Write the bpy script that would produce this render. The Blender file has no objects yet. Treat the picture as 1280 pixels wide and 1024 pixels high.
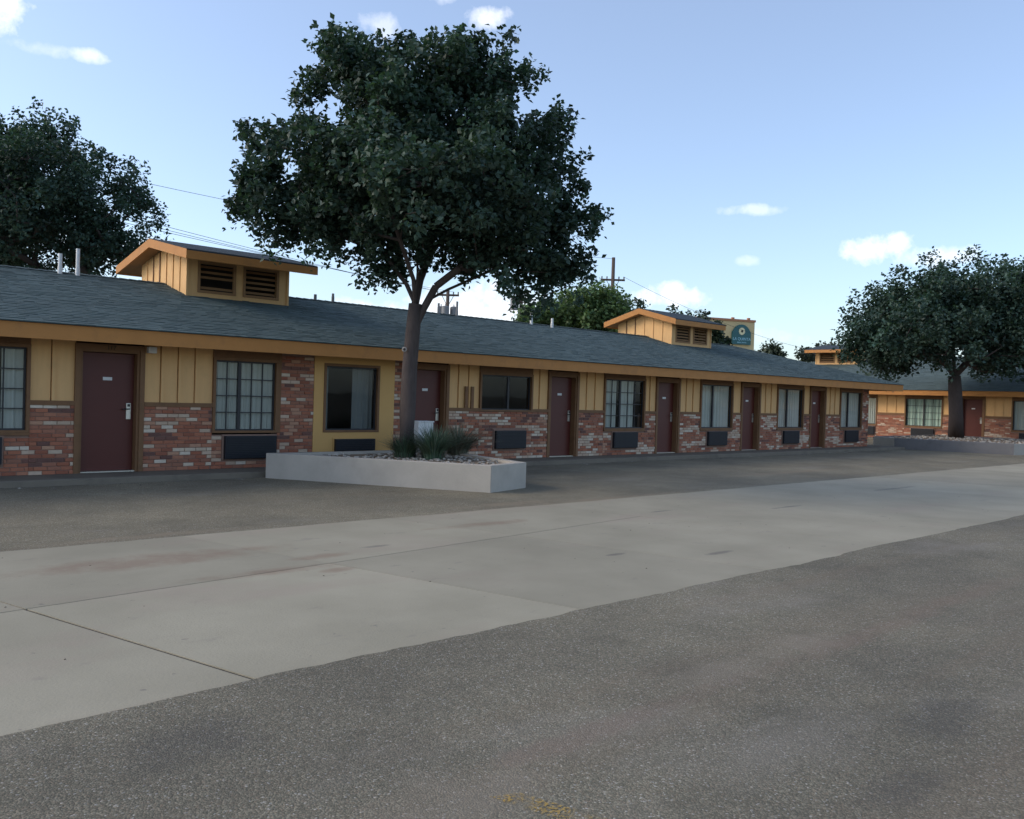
import bpy, bmesh, math, random
import numpy as np
from mathutils import Vector, noise as mnoise
random.seed(7); RNG = np.random.default_rng(11)
S = bpy.context.scene
COL = S.collection

# ------------------------------------------------------------------ camera
FPX = 1100.0
YAW, PIT, ROL = (math.radians(a) for a in (42.77, -0.86, 1.77))
CAM = np.array([0.0, -15.6, 1.505])
CF = np.array([math.sin(YAW)*math.cos(PIT), math.cos(YAW)*math.cos(PIT), math.sin(PIT)])
CR = np.array([math.cos(YAW), -math.sin(YAW), 0.0]); CU = np.cross(CR, CF)
CR, CU = math.cos(ROL)*CR + math.sin(ROL)*CU, -math.sin(ROL)*CR + math.cos(ROL)*CU
def ray(x, y): return CF + CR*(x-640)/FPX + CU*(512-y)/FPX
def at_depth(x, y, d): return CAM + ray(x, y)*d
def at_z(x, y, z): d = ray(x, y); return CAM + d*(z-CAM[2])/d[2]
def at_y(x, y, Y): d = ray(x, y); return CAM + d*(Y-CAM[1])/d[1]
cd = bpy.data.cameras.new('Camera'); cam = bpy.data.objects.new('Camera', cd); COL.objects.link(cam)
cd.sensor_width = 36; cd.lens = 36*FPX/1280; cd.clip_end = 4000; cd.clip_start = 0.1
from mathutils import Matrix
cam.matrix_world = Matrix(((CR[0], CU[0], -CF[0], CAM[0]), (CR[1], CU[1], -CF[1], CAM[1]), (CR[2], CU[2], -CF[2], CAM[2]), (0, 0, 0, 1)))
S.camera = cam
S.render.resolution_x, S.render.resolution_y = 1024, 819

# ------------------------------------------------------------------ light
SUN_AZ = math.radians(-52)      # clockwise from +Y
SUN_EL = math.radians(32)
SKY_STRENGTH = 0.15
W = bpy.data.worlds.new('World'); S.world = W; W.use_nodes = True
nt = W.node_tree; nt.nodes.clear()
def N(t, ty, **kw):
    n = t.nodes.new(ty)
    for k, v in kw.items(): setattr(n, k, v)
    return n
out = N(nt, 'ShaderNodeOutputWorld'); bg = N(nt, 'ShaderNodeBackground'); bg.inputs[1].default_value = SKY_STRENGTH
nt.links.new(bg.outputs[0], out.inputs[0])
sky = N(nt, 'ShaderNodeTexSky', sky_type='NISHITA'); sky.sun_disc = False
sky.sun_elevation = SUN_EL; sky.sun_rotation = SUN_AZ; sky.air_density = 1.0; sky.dust_density = 3.2; sky.ozone_density = 2.6; sky.altitude = 900
tc = N(nt, 'ShaderNodeTexCoord')
nz = N(nt, 'ShaderNodeTexNoise'); nz.inputs['Scale'].default_value = 34; nz.inputs['Detail'].default_value = 7; nz.inputs['Roughness'].default_value = 0.6
nt.links.new(tc.outputs['Generated'], nz.inputs['Vector'])
def wmath(op, a, b=None, clamp=False):
    n = N(nt, 'ShaderNodeMath', operation=op); n.use_clamp = clamp
    for i, v in enumerate((a, b)):
        if v is None: continue
        if isinstance(v, (int, float)): n.inputs[i].default_value = v
        else: nt.links.new(v, n.inputs[i])
    return n.outputs[0]
def wdot(vec):
    n = N(nt, 'ShaderNodeVectorMath', operation='DOT_PRODUCT'); nt.links.new(tc.outputs['Generated'], n.inputs[0]); n.inputs[1].default_value = vec
    return n.outputs['Value']
nzc = wmath('SUBTRACT', nz.outputs['Fac'], 0.5)
# (azimuth from +X deg, elevation deg, half width deg, half height deg, density)
clouds = [(78.2, 20.2, 2.6, 2.4, 1.0), (73.4, 18.4, 1.3, .5, .6), (76.0, 18.3, 2.2, .5, .35), (56.3, 22.3, 1.6, .9, .45), (49.8, 23.1, 1.7, .85, .75),
          (52.8, 24.0, 1.2, .5, .4), (32.4, 11.95, 2.3, .42, .45), (32.6, 8.85, .8, .4, .3), (24.8, 9.4, 2.6, 1.15, 1.0), (22.2, 9.0, 3.0, .8, .7),
          (36.9, 6.7, 2.8, .95, .95), (48.5, 5.0, 8.5, 2.4, 1.0), (56.5, 5.2, 4.5, 1.0, .7), (36, 4.2, 8, .7, .3), (72, 8, 4, 1, .5),
          (105, 24, 5, 2.2, .9), (128, 12, 6, 1.6, .8), (150, 30, 5, 2, .7), (175, 16, 6, 2, .8), (205, 9, 5, 1.4, .8), (-12, 20, 4, 1.6, .7),
          (-35, 8, 6, 1.5, .8), (-60, 26, 5, 2, .8), (-95, 12, 6, 1.8, .8), (-130, 22, 5, 2, .7), (240, 34, 6, 2.4, .7), (90, 50, 6, 4, .6), (10, 42, 5, 3, .5)]
total = None
for az, el, a, b, dens in clouds:
    az, el = math.radians(az), math.radians(el)
    c = Vector((math.cos(el)*math.cos(az), math.cos(el)*math.sin(az), math.sin(el)))
    h = Vector((-math.sin(az), math.cos(az), 0)); v = c.cross(h)
    if v.z < 0: v = -v
    p = wmath('MULTIPLY', wdot(h), 1/math.sin(math.radians(a))); q = wmath('MULTIPLY', wmath('SUBTRACT', wdot(v), 0), 1/math.sin(math.radians(b)))
    r2 = wmath('ADD', wmath('MULTIPLY', p, p), wmath('MULTIPLY', q, q))
    front = wmath('GREATER_THAN', wdot(c), 0.0)
    m = wmath('ADD', wmath('SUBTRACT', 0.75, r2), wmath('MULTIPLY', nzc, 3.6))
    m = wmath('MULTIPLY', wmath('MULTIPLY', m, front, True), .95, True)
    m = wmath('MULTIPLY', m, dens)
    total = m if total is None else wmath('MAXIMUM', total, m)
mix = N(nt, 'ShaderNodeMix', data_type='RGBA'); nt.links.new(total, mix.inputs[0])
veil = N(nt, 'ShaderNodeMix', data_type='RGBA'); veil.inputs[0].default_value = .14; nt.links.new(sky.outputs[0], veil.inputs[6]); veil.inputs[7].default_value = (3.6, 3.55, 3.45, 1)
nt.links.new(veil.outputs[2], mix.inputs[6]); mix.inputs[7].default_value = (5.0, 5.1, 5.3, 1)
nt.links.new(mix.outputs[2], bg.inputs[0])
sd = bpy.data.lights.new('Sun', 'SUN'); sun = bpy.data.objects.new('Sun', sd); COL.objects.link(sun)
sd.energy = 0.72; sd.angle = math.radians(20); sd.color = (1.0, .86, .68)
sdir = Vector((math.sin(SUN_AZ)*math.cos(SUN_EL), math.cos(SUN_AZ)*math.cos(SUN_EL), math.sin(SUN_EL)))
sun.rotation_euler = sdir.to_track_quat('Z', 'Y').to_euler(); sun.location = sdir*60
S.view_settings.view_transform = 'Standard'; S.view_settings.look = 'None'; S.view_settings.gamma = 1.0
S.view_settings.use_curve_mapping = False; S.view_settings.exposure = 0.84

# ------------------------------------------------------------------ helpers
GZ = -0.10
def tag(o, label=None, cat=None, group=None, kind=None):
    for k, v in (('label', label), ('category', cat), ('group', group), ('kind', kind)):
        if v: o[k] = v
    return o
def empty(name, loc=(0, 0, 0), rz=0):
    o = bpy.data.objects.new(name, None); COL.objects.link(o); o.location = loc; o.rotation_euler = (0, 0, rz); o.empty_display_size = .2
    return o
class MB:
    def __init__(s): s.v = []; s.f = []; s.c = []; s.uc = False
    def add(s, vs, fs, col=None):
        b = len(s.v); s.v += [tuple(p) for p in vs]; s.f += [tuple(i+b for i in f) for f in fs]
        if col is not None: s.uc = True
        s.c += [col if col is not None else (1, 1, 1)]*len(vs)
        return s
    def box(s, x0, x1, y0, y1, z0, z1, col=None):
        return s.add([(x0,y0,z0),(x1,y0,z0),(x1,y1,z0),(x0,y1,z0),(x0,y0,z1),(x1,y0,z1),(x1,y1,z1),(x0,y1,z1)],
            [(0,3,2,1),(4,5,6,7),(0,1,5,4),(1,2,6,5),(2,3,7,6),(3,0,4,7)], col)
    def quad(s, a, b, c, d, col=None): return s.add([a, b, c, d], [(0, 1, 2, 3)], col)
    def tube(s, pts, rad, n=8, col=None, cap=True):
        pts = [Vector(p) for p in pts]; vs = []; fs = []
        up = Vector((0.13, 0.31, 0.94))
        for i, p in enumerate(pts):
            t = (pts[min(i+1, len(pts)-1)]-pts[max(i-1, 0)]).normalized()
            u = t.cross(up if abs(t.dot(up)) < .98 else Vector((1, 0, 0))).normalized(); w = t.cross(u)
            r = rad[i] if hasattr(rad, '__len__') else rad
            vs += [p+u*(r*math.cos(2*math.pi*k/n))+w*(r*math.sin(2*math.pi*k/n)) for k in range(n)]
        for i in range(len(pts)-1):
            for k in range(n): fs.append((i*n+k, i*n+(k+1) % n, (i+1)*n+(k+1) % n, (i+1)*n+k))
        if cap: fs += [tuple(range(n))[::-1], tuple((len(pts)-1)*n+k for k in range(n))]
        return s.add(vs, fs, col)
    def prism(s, poly, z0, z1, col=None):
        n = len(poly)
        return s.add([(x, y, z0) for x, y in poly]+[(x, y, z1) for x, y in poly],
            [tuple(range(n))[::-1], tuple(range(n, 2*n))]+[(i, (i+1) % n, n+(i+1) % n, n+i) for i in range(n)], col)
    def xprism(s, poly, x0, x1, col=None):   # polygon in (y, z) swept along x
        n = len(poly)
        return s.add([(x0, y, z) for y, z in poly]+[(x1, y, z) for y, z in poly],
            [tuple(range(n)), tuple(range(n, 2*n))[::-1]]+[(i, n+i, n+(i+1) % n, (i+1) % n) for i in range(n)], col)
    def mesh(s, name):
        me = bpy.data.meshes.new(name); me.from_pydata(s.v, [], s.f); 
        if s.uc:
            a = me.color_attributes.new('Col', 'FLOAT_COLOR', 'POINT')
            a.data.foreach_set('color', np.concatenate([np.array(s.c, dtype=np.float32), np.ones((len(s.c), 1), np.float32)], 1).ravel())
        me.update(); return me
    def build(s, name, mat, parent=None, smooth=False, bevel=0, fixn=True):
        me = s.mesh(name)
        if fixn and len(s.f) < 60000:
            bm = bmesh.new(); bm.from_mesh(me); bmesh.ops.recalc_face_normals(bm, faces=bm.faces)
            if bevel: bmesh.ops.bevel(bm, geom=bm.edges[:], offset=bevel, segments=2, affect='EDGES', profile=.6)
            bm.to_mesh(me); bm.free()
        return link(name, me, mat, parent, smooth)
def link(name, me, mat, parent=None, smooth=False):
    if mat is not None and not me.materials: me.materials.append(M[mat])
    if smooth: me.polygons.foreach_set('use_smooth', [True]*len(me.polygons))
    o = bpy.data.objects.new(name, me); COL.objects.link(o); o.parent = parent
    return o

# ------------------------------------------------------------------ materials
M = {}
def newmat(name):
    m = bpy.data.materials.new(name); m.use_nodes = True; t = m.node_tree
    M[name] = m; return m, t, t.nodes['Principled BSDF']
def mixc(t, fac, a, b, mode='MIX'):
    n = N(t, 'ShaderNodeMix', data_type='RGBA', blend_type=mode)
    for sock, v in ((n.inputs[0], fac), (n.inputs[6], a), (n.inputs[7], b)):
        if isinstance(v, (int, float)): sock.default_value = v
        elif isinstance(v, tuple): sock.default_value = (*v, 1) if len(v) == 3 else v
        else: t.links.new(v, sock)
    return n.outputs[2]
def tnoise(t, scale, detail=4, rough=.55, vec=None, stretch=None):
    n = N(t, 'ShaderNodeTexNoise'); n.inputs['Scale'].default_value = scale; n.inputs['Detail'].default_value = detail; n.inputs['Roughness'].default_value = rough
    c = N(t, 'ShaderNodeNewGeometry').outputs['Position'] if vec is None else vec
    if stretch:
        mp = N(t, 'ShaderNodeMapping'); mp.inputs['Scale'].default_value = stretch; t.links.new(c, mp.inputs['Vector']); c = mp.outputs[0]
    t.links.new(c, n.inputs['Vector']); return n.outputs['Fac']
def ramp(t, x, a, b):
    n = N(t, 'ShaderNodeMapRange'); n.inputs[1].default_value = a; n.inputs[2].default_value = b; n.clamp = True
    t.links.new(x, n.inputs[0]); return n.outputs[0]
def tmath(t, op, a, b):
    n = N(t, 'ShaderNodeMath', operation=op)
    for i, v in enumerate((a, b)):
        if isinstance(v, (int, float)): n.inputs[i].default_value = v
        else: t.links.new(v, n.inputs[i])
    return n.outputs[0]
def bump(t, p, h, strength=.3, dist=.01):
    b = N(t, 'ShaderNodeBump'); b.inputs['Strength'].default_value = strength; b.inputs['Distance'].default_value = dist
    t.links.new(h, b.inputs['Height']); t.links.new(b.outputs[0], p.inputs['Normal'])
def simple(name, col, rough=.7, var=.15, scale=6, bumps=.15, spec=.3, metal=0, stretch=None, attr=False, dirt=None, bscale=40):
    m, t, p = newmat(name)
    if attr:
        a = N(t, 'ShaderNodeAttribute', attribute_name='Col'); base = a.outputs['Color']
        if col: base = mixc(t, 1.0, base, col, 'MULTIPLY')
    else: base = col
    f = tnoise(t, scale, 5, .6, stretch=stretch)
    g = tmath(t, 'ADD', tmath(t, 'MULTIPLY', f, 2*var), 1-var)
    cc = N(t, 'ShaderNodeCombineColor')
    for i in range(3): t.links.new(g, cc.inputs[i])
    c = mixc(t, 1.0, base, cc.outputs[0], 'MULTIPLY')
    if dirt:
        d = ramp(t, tnoise(t, dirt[1], 6, .65), .52, .75)
        c = mixc(t, tmath(t, 'MULTIPLY', d, dirt[2]), c, dirt[0])
    t.links.new(c, p.inputs['Base Color'])
    p.inputs['Roughness'].default_value = rough; p.inputs['Specular IOR Level'].default_value = spec; p.inputs['Metallic'].default_value = metal
    if bumps: bump(t, p, tnoise(t, bscale, 4, .6), bumps, .008)
    return m

simple('fascia', (.46, .205, .058), .65, .14, 3, .1, dirt=((.16, .09, .05), 2.5, .35))
simple('board', (.72, .435, .19), .7, .10, 2.5, .12, stretch=(6, 6, .7), dirt=((.36, .24, .12), 1.8, .25))
simple('yellow_panel', (.64, .38, .135), .65, .08, 2, .08)
simple('brown_trim', (.20, .105, .05), .65, .18, 5, .15, dirt=((.07, .045, .03), 4, .4))
simple('soffit', (.30, .17, .08), .8, .12, 3, .1)
simple('brick', None, .85, .18, 16, .5, spec=.2, attr=True, bscale=90)
simple('mortar', (.28, .185, .145), .95, .2, 20, .5, spec=.1)
simple('shingle', None, .9, .22, 22, .6, spec=.15, attr=True, bscale=260)
simple('door_paint', (.098, .021, .014), .45, .1, 3, .06, spec=.4)
simple('dark_metal', (.028, .027, .030), .45, .2, 8, .05, spec=.4)
simple('ac_grille', (.010, .012, .018), .5, .15, 8, 0, spec=.4)
simple('steel', (.55, .53, .48), .35, .1, 20, 0, metal=.9)
simple('white_paint', (.72, .72, .70), .6, .1, 12, .1, dirt=((.35, .33, .3), 7, .3))
simple('galvanised', (.20, .205, .21), .55, .15, 12, .05, metal=.3)
simple('interior', (.045, .04, .035), .9, .2, 2, 0)
simple('curtain', (.52, .52, .48), .9, .08, 2, 0, spec=.1)
simple('curtain_dim', (.22, .23, .23), .9, .08, 2, 0, spec=.1)
simple('curtain_green', (.48, .58, .52), .9, .08, 2, 0, spec=.1)
simple('bark', (.085, .07, .065), .95, .35, 9, .9, stretch=(3, 3, .6), bscale=30, spec=.1)
simple('wood_pole', (.10, .075, .06), .9, .3, 6, .4, stretch=(4, 4, .4))
simple('wire', (.03, .03, .032), .6, .1, 5, 0)
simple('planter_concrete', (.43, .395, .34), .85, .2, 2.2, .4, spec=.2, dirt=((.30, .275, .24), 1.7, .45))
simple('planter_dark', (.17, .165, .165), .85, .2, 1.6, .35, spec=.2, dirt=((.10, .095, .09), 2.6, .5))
simple('walk_concrete', (.185, .16, .125), .9, .2, 2.2, .4, spec=.15, dirt=((.10, .09, .075), 2.0, .7))
simple('soil', (.24, .18, .125), .95, .35, 14, .8, spec=.1)
simple('rock', None, .9, .2, 20, .4, attr=True, spec=.2)
simple('grass_blade', None, .6, .2, 8, 0, attr=True, spec=.3)
simple('sign_wall', (.60, .47, .25), .85, .06, .6, .05)
simple('terracotta', (.42, .20, .11), .85, .15, 3, .1)
simple('sign_teal', (.012, .10, .105), .4, .1, 2, 0, spec=.5)
simple('sign_cream', (.75, .68, .42), .6, .05, 2, 0)
simple('sign_text', (.32, .58, .66), .5, .05, 2, 0)
simple('sign_dark', (.03, .03, .02), .5, .05, 2, 0)
simple('joint_filler', (.05, .045, .04), .95, .3, 12, .3)

# glass: thin sheet, Fresnel reflection over clear
m, t, p = newmat('glass'); t.nodes.remove(p)
fr = N(t, 'ShaderNodeLayerWeight'); fr.inputs['Blend'].default_value = .5; frf = tmath(t, 'ADD', tmath(t, 'MULTIPLY', tmath(t, 'POWER', fr.outputs['Facing'], 4.0), .7), .022)
gl = N(t, 'ShaderNodeBsdfGlossy'); gl.inputs['Roughness'].default_value = .03; gl.inputs['Color'].default_value = (.85, .9, .95, 1)
tr = N(t, 'ShaderNodeBsdfTransparent'); tr.inputs['Color'].default_value = (.86, .90, .88, 1)
ms = N(t, 'ShaderNodeMixShader'); t.links.new(frf, ms.inputs[0]); t.links.new(tr.outputs[0], ms.inputs[1]); t.links.new(gl.outputs[0], ms.inputs[2])
gb = N(t, 'ShaderNodeBump'); gb.inputs['Strength'].default_value = .04; gb.inputs['Distance'].default_value = .02
t.links.new(tnoise(t, 2.2, 2), gb.inputs['Height']); t.links.new(gb.outputs[0], gl.inputs['Normal'])
t.links.new(ms.outputs[0], t.nodes['Material Output'].inputs[0])

# leaves
def leafmat(name, trans=.25):
    m, t, p = newmat(name)
    a = N(t, 'ShaderNodeAttribute', attribute_name='Col')
    t.links.new(a.outputs['Color'], p.inputs['Base Color']); p.inputs['Roughness'].default_value = .55; p.inputs['Specular IOR Level'].default_value = .35
    tl = N(t, 'ShaderNodeBsdfTranslucent'); t.links.new(mixc(t, 1.0, a.outputs['Color'], (1.1, 1.25, .6), 'MULTIPLY'), tl.inputs['Color'])
    ms = N(t, 'ShaderNodeMixShader'); ms.inputs[0].default_value = trans
    t.links.new(p.outputs[0], ms.inputs[1]); t.links.new(tl.outputs[0], ms.inputs[2]); t.links.new(ms.outputs[0], t.nodes['Material Output'].inputs[0])
leafmat('leaf')

def spots(t, c, pos, lst, colr, amt, nscale=3.0):
    nzz = tmath(t, 'MULTIPLY', tmath(t, 'SUBTRACT', tnoise(t, nscale, 6, .65, pos), .5), 3.2); tot = None
    for (px, py, rx, ry) in lst:
        P = at_z(px, py, -.08); mp = N(t, 'ShaderNodeMapping', vector_type='TEXTURE'); mp.inputs['Location'].default_value = tuple(P); mp.inputs['Scale'].default_value = (rx, ry, 1)
        t.links.new(pos, mp.inputs['Vector']); ln = N(t, 'ShaderNodeVectorMath', operation='DOT_PRODUCT'); t.links.new(mp.outputs[0], ln.inputs[0]); t.links.new(mp.outputs[0], ln.inputs[1])
        k = ramp(t, tmath(t, 'ADD', tmath(t, 'SUBTRACT', 1, ln.outputs['Value']), nzz), .0, 1.1); tot = k if tot is None else tmath(t, 'MAXIMUM', tot, k)
    return mixc(t, tmath(t, 'MULTIPLY', tot, amt), c, colr)
# asphalt: chip seal with stones, tyre tracks and dusty patches
def asphalt(name, base, tint):
    m, t, p = newmat(name)
    pos = N(t, 'ShaderNodeNewGeometry').outputs['Position']
    v = N(t, 'ShaderNodeTexVoronoi'); v.inputs['Scale'].default_value = 120; t.links.new(pos, v.inputs['Vector'])
    sep = N(t, 'ShaderNodeSeparateColor'); t.links.new(v.outputs['Color'], sep.inputs[0])
    chip = tmath(t, 'POWER', sep.outputs[0], 2.2)
    c = mixc(t, chip, tuple(b*.78 for b in base), tuple(b*1.65 for b in base))
    warm = ramp(t, sep.outputs[1], .7, 1)
    c = mixc(t, tmath(t, 'MULTIPLY', warm, .35), c, (.33, .24, .17))
    spark = ramp(t, sep.outputs[2], .965, .98)
    c = mixc(t, tmath(t, 'MULTIPLY', spark, .45), c, (.6, .58, .54))
    big = tnoise(t, .55, 5, .6, pos)
    c = mixc(t, ramp(t, big, .38, .68), mixc(t, 1.0, c, (.82, .82, .82), 'MULTIPLY'), mixc(t, 1.0, c, (1.16, 1.15, 1.11), 'MULTIPLY'))
    mid = tnoise(t, 2.6, 6, .65, pos)
    c = mixc(t, tmath(t, 'MULTIPLY', ramp(t, mid, .5, .72), .4), c, tuple(b*.62 for b in base))
    st = tnoise(t, 1.0, 4, .55, pos, stretch=(.10, 1.5, 1))
    c = mixc(t, tmath(t, 'MULTIPLY', ramp(t, st, .54, .70), .22), c, tint)
    du = tnoise(t, .9, 6, .6, pos, stretch=(.45, 1, 1))
    c = mixc(t, tmath(t, 'MULTIPLY', ramp(t, du, .57, .72), .38), c, (.26, .235, .20))
    if name == 'asphalt_near':
        c = spots(t, c, pos, [(1000, 808, .55, .22), (900, 845, .5, .2), (620, 985, .35, .25), (560, 1000, .4, .3)], (.25, .215, .165), .5)
        c = spots(t, c, pos, [(840, 880, 1.2, .10), (1080, 795, 1.6, .12), (720, 925, .6, .10), (1210, 745, 1.8, .14)], (.20, .135, .105), .28)
        c = spots(t, c, pos, [(1130, 990, .35, .15), (1180, 900, .5, .2), (250, 930, .4, .3), (860, 720, .8, .25)], (.07, .066, .062), .4)
    else:
        c = spots(t, c, pos, [(180, 668, 1.2, .12), (400, 655, 1.6, .1), (760, 622, 2.5, .15), (640, 628, 1.2, .2), (980, 590, 3, .2)], (.25, .20, .14), .6)
    t.links.new(c, p.inputs['Base Color']); p.inputs['Roughness'].default_value = .92; p.inputs['Specular IOR Level'].default_value = .2
    bump(t, p, tmath(t, 'ADD', tmath(t, 'MULTIPLY', sep.outputs[0], .5), tmath(t, 'SUBTRACT', 1, v.outputs['Distance'])), .55, .006)
asphalt('asphalt_near', (.160, .147, .110), (.20, .145, .10))
asphalt('asphalt_far', (.182, .164, .118), (.225, .175, .115))

# driveway concrete
m, t, p = newmat('slab_concrete')
pos = N(t, 'ShaderNodeNewGeometry').outputs['Position']
c = mixc(t, ramp(t, tnoise(t, .7, 5, .6, pos), .35, .68), (.275, .25, .182), (.345, .313, .232))
c = mixc(t, tmath(t, 'MULTIPLY', ramp(t, tnoise(t, 1.3, 6, .6, pos, stretch=(.35, 1, 1)), .55, .74), .5), c, (.31, .245, .195))
c = mixc(t, tmath(t, 'MULTIPLY', ramp(t, tnoise(t, 4.5, 6, .7, pos, stretch=(.5, 1, 1)), .62, .74), .55), c, (.20, .175, .15))
c = mixc(t, tmath(t, 'MULTIPLY', ramp(t, tnoise(t, 150, 2, .5, pos), .45, .75), .22), c, (.22, .21, .19))
c = mixc(t, tmath(t, 'MULTIPLY', ramp(t, tnoise(t, 9, 3, .5, pos), .72, .76), .6), c, (.14, .12, .11))
c = spots(t, c, pos, [(600, 655, .9, .16), (405, 694, .45, .12), (425, 711, .22, .1), (190, 700, 1.4, .35), (330, 715, .8, .15), (560, 640, 1.2, .12)], (.22, .15, .105), .6)
c = spots(t, c, pos, [(830, 638, .35, .05), (985, 633, .5, .05), (770, 692, .15, .05), (900, 690, .25, .06), (470, 682, .2, .06), (1120, 610, 1.2, .1)], (.13, .115, .10), .7)
oi = N(t, 'ShaderNodeObjectInfo'); g = tmath(t, 'ADD', tmath(t, 'MULTIPLY', oi.outputs['Random'], .16), .92)
cc = N(t, 'ShaderNodeCombineColor'); [t.links.new(g, cc.inputs[i]) for i in range(3)]
c = mixc(t, 1.0, c, cc.outputs[0], 'MULTIPLY')
t.links.new(c, p.inputs['Base Color']); p.inputs['Roughness'].default_value = .85; p.inputs['Specular IOR Level'].default_value = .25
bump(t, p, tmath(t, 'ADD', tnoise(t, 60, 4, .6, pos), tnoise(t, 6, 4, .6, pos)), .25, .01)

# worn yellow paint
m, t, p = newmat('worn_paint'); pos = N(t, 'ShaderNodeNewGeometry').outputs['Position']
p.inputs['Base Color'].default_value = (.42, .27, .06, 1); p.inputs['Roughness'].default_value = .8
k = tmath(t, 'MULTIPLY', ramp(t, tnoise(t, 70, 3, .6, pos), .48, .56), ramp(t, tnoise(t, 5, 3, .6, pos), .36, .56))
t.links.new(tmath(t, 'MULTIPLY', k, .75), p.inputs['Alpha'])

# ------------------------------------------------------------------ ground, drive, walk
g = MB(); g.quad((-900, -900, GZ), (1500, -900, GZ), (1500, 1500, GZ), (-900, 1500, GZ)); tag(g.build('ground', 'asphalt_far'), kind='structure')
YN, YF, YM = -11.05, -6.4, -8.75
CZ = GZ+.012
def wav(x, seed, amp): return amp*(mnoise.noise(Vector((x*.55, seed, 0)))+.5*mnoise.noise(Vector((x*2.3, seed+9, 0)))+.3*mnoise.noise(Vector((x*7, seed+5, 0))))
drive = MB()
xs = np.arange(-10, 42.6, .5)
for a, b in zip(xs[:-1], xs[1:]): drive.quad((a, YN-.4, GZ+.004), (b, YN-.4, GZ+.004), (b, YF-.03, GZ+.004), (a, YF-.03, GZ+.004))
drive = tag(drive.build('concrete_drive', 'joint_filler'), kind='structure')
def ym(x): return -9.0+.108*x
def slab(x0, x1, row, gl, gr):
    SK = -.24; n = 14; lo = []; hi = []
    for i in range(n+1):
        u = i/n; xx = x0+gl+(x1-x0-gl-gr)*u; xm = xx+SK*(ym(xx)-YM)
        pm_ = (xm, ym(xm)); pn = (xx+SK*(YN-.3-YM), YN-.3); xf = xx+SK*(YF-YM); pf = (xf, YF+wav(xf, 3, .05))
        a, b = {0: (pn, (pm_[0], pm_[1]-.007)), 1: ((pm_[0], pm_[1]+.007), pf), 2: (pn, pf)}[row]
        lo.append(a); hi.append(b)
    mb = MB(); vs = [(x, y, CZ) for x, y in lo]+[(x, y, CZ) for x, y in hi]+[(x, y, GZ) for x, y in lo]+[(x, y, GZ) for x, y in hi]
    k = n+1; fs = []
    for i in range(n):
        fs += [(i, i+1, k+i+1, k+i), (2*k+i, 2*k+i+1, i+1, i), (k+i, k+i+1, 3*k+i+1, 3*k+i)]
    fs += [(0, k, 3*k, 2*k), (n, 2*k+n, 3*k+n, k+n)]
    mb.add(vs, fs); mb.build('slab', 'slab_concrete', drive)
x = -9.0; k = 0
while x < 40.5:
    gl, gr = (.014 if k == 4 else .004), (.014 if k == 3 else .004)
    if x < 8.5: slab(x, x+2.67, 0, gl, gr); slab(x, x+2.67, 1, gl*.5, gr*.5)
    else: slab(x, x+2.67, 2, .003, .003)
    x += 2.67; k += 1
# asphalt overlay on the camera's side, lapping over the slab edge
ov = MB(); xs = np.concatenate([np.arange(-10, 20, .07), np.arange(20, 60.1, .5)]); OZ = GZ+.026
vs = []; n = len(xs)
for x in xs: y = -11.2+.011*max(-4, min(x, 18))+wav(x, 31, .055); vs += [(x, y, CZ-.002), (x, y-.012, OZ-.004), (x, y-.03, OZ), (x, -60, OZ)]
ov.add(vs, [(4*i+j, 4*i+4+j, 4*i+5+j, 4*i+1+j) for i in range(n-1) for j in range(3)])
tag(ov.build('asphalt_lot', 'asphalt_near'), kind='structure')
ps = MB(); a = at_z(640, 975, OZ+.004); 
ps.quad((2.30, -13.05, OZ+.004), (2.42, -13.10, OZ+.004), (2.86, -14.6, OZ+.004), (2.72, -14.6, OZ+.004))
tag(ps.build('painted_line', 'worn_paint'), 'worn yellow painted line on the dark asphalt lot', 'road marking')
wk = MB(); n = 90; xs = np.linspace(-6, 34.6, n+1)
vs = []
for x in xs:
    y = -.85+wav(x, 77, .03); vs += [(x, y-.01, GZ), (x, y, -.02), (x, y+.03, 0), (x, .3, 0)]
wk.add(vs, [(4*i+j, 4*i+4+j, 4*i+5+j, 4*i+1+j) for i in range(n) for j in range(3)])
tag(wk.build('walkway', 'walk_concrete'), kind='structure')
ww = MB(); ww.box(43.15, 44.3, -14, 16, GZ-.05, 0); tag(ww.build('walkway', 'walk_concrete', bevel=.02), kind='structure')

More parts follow.
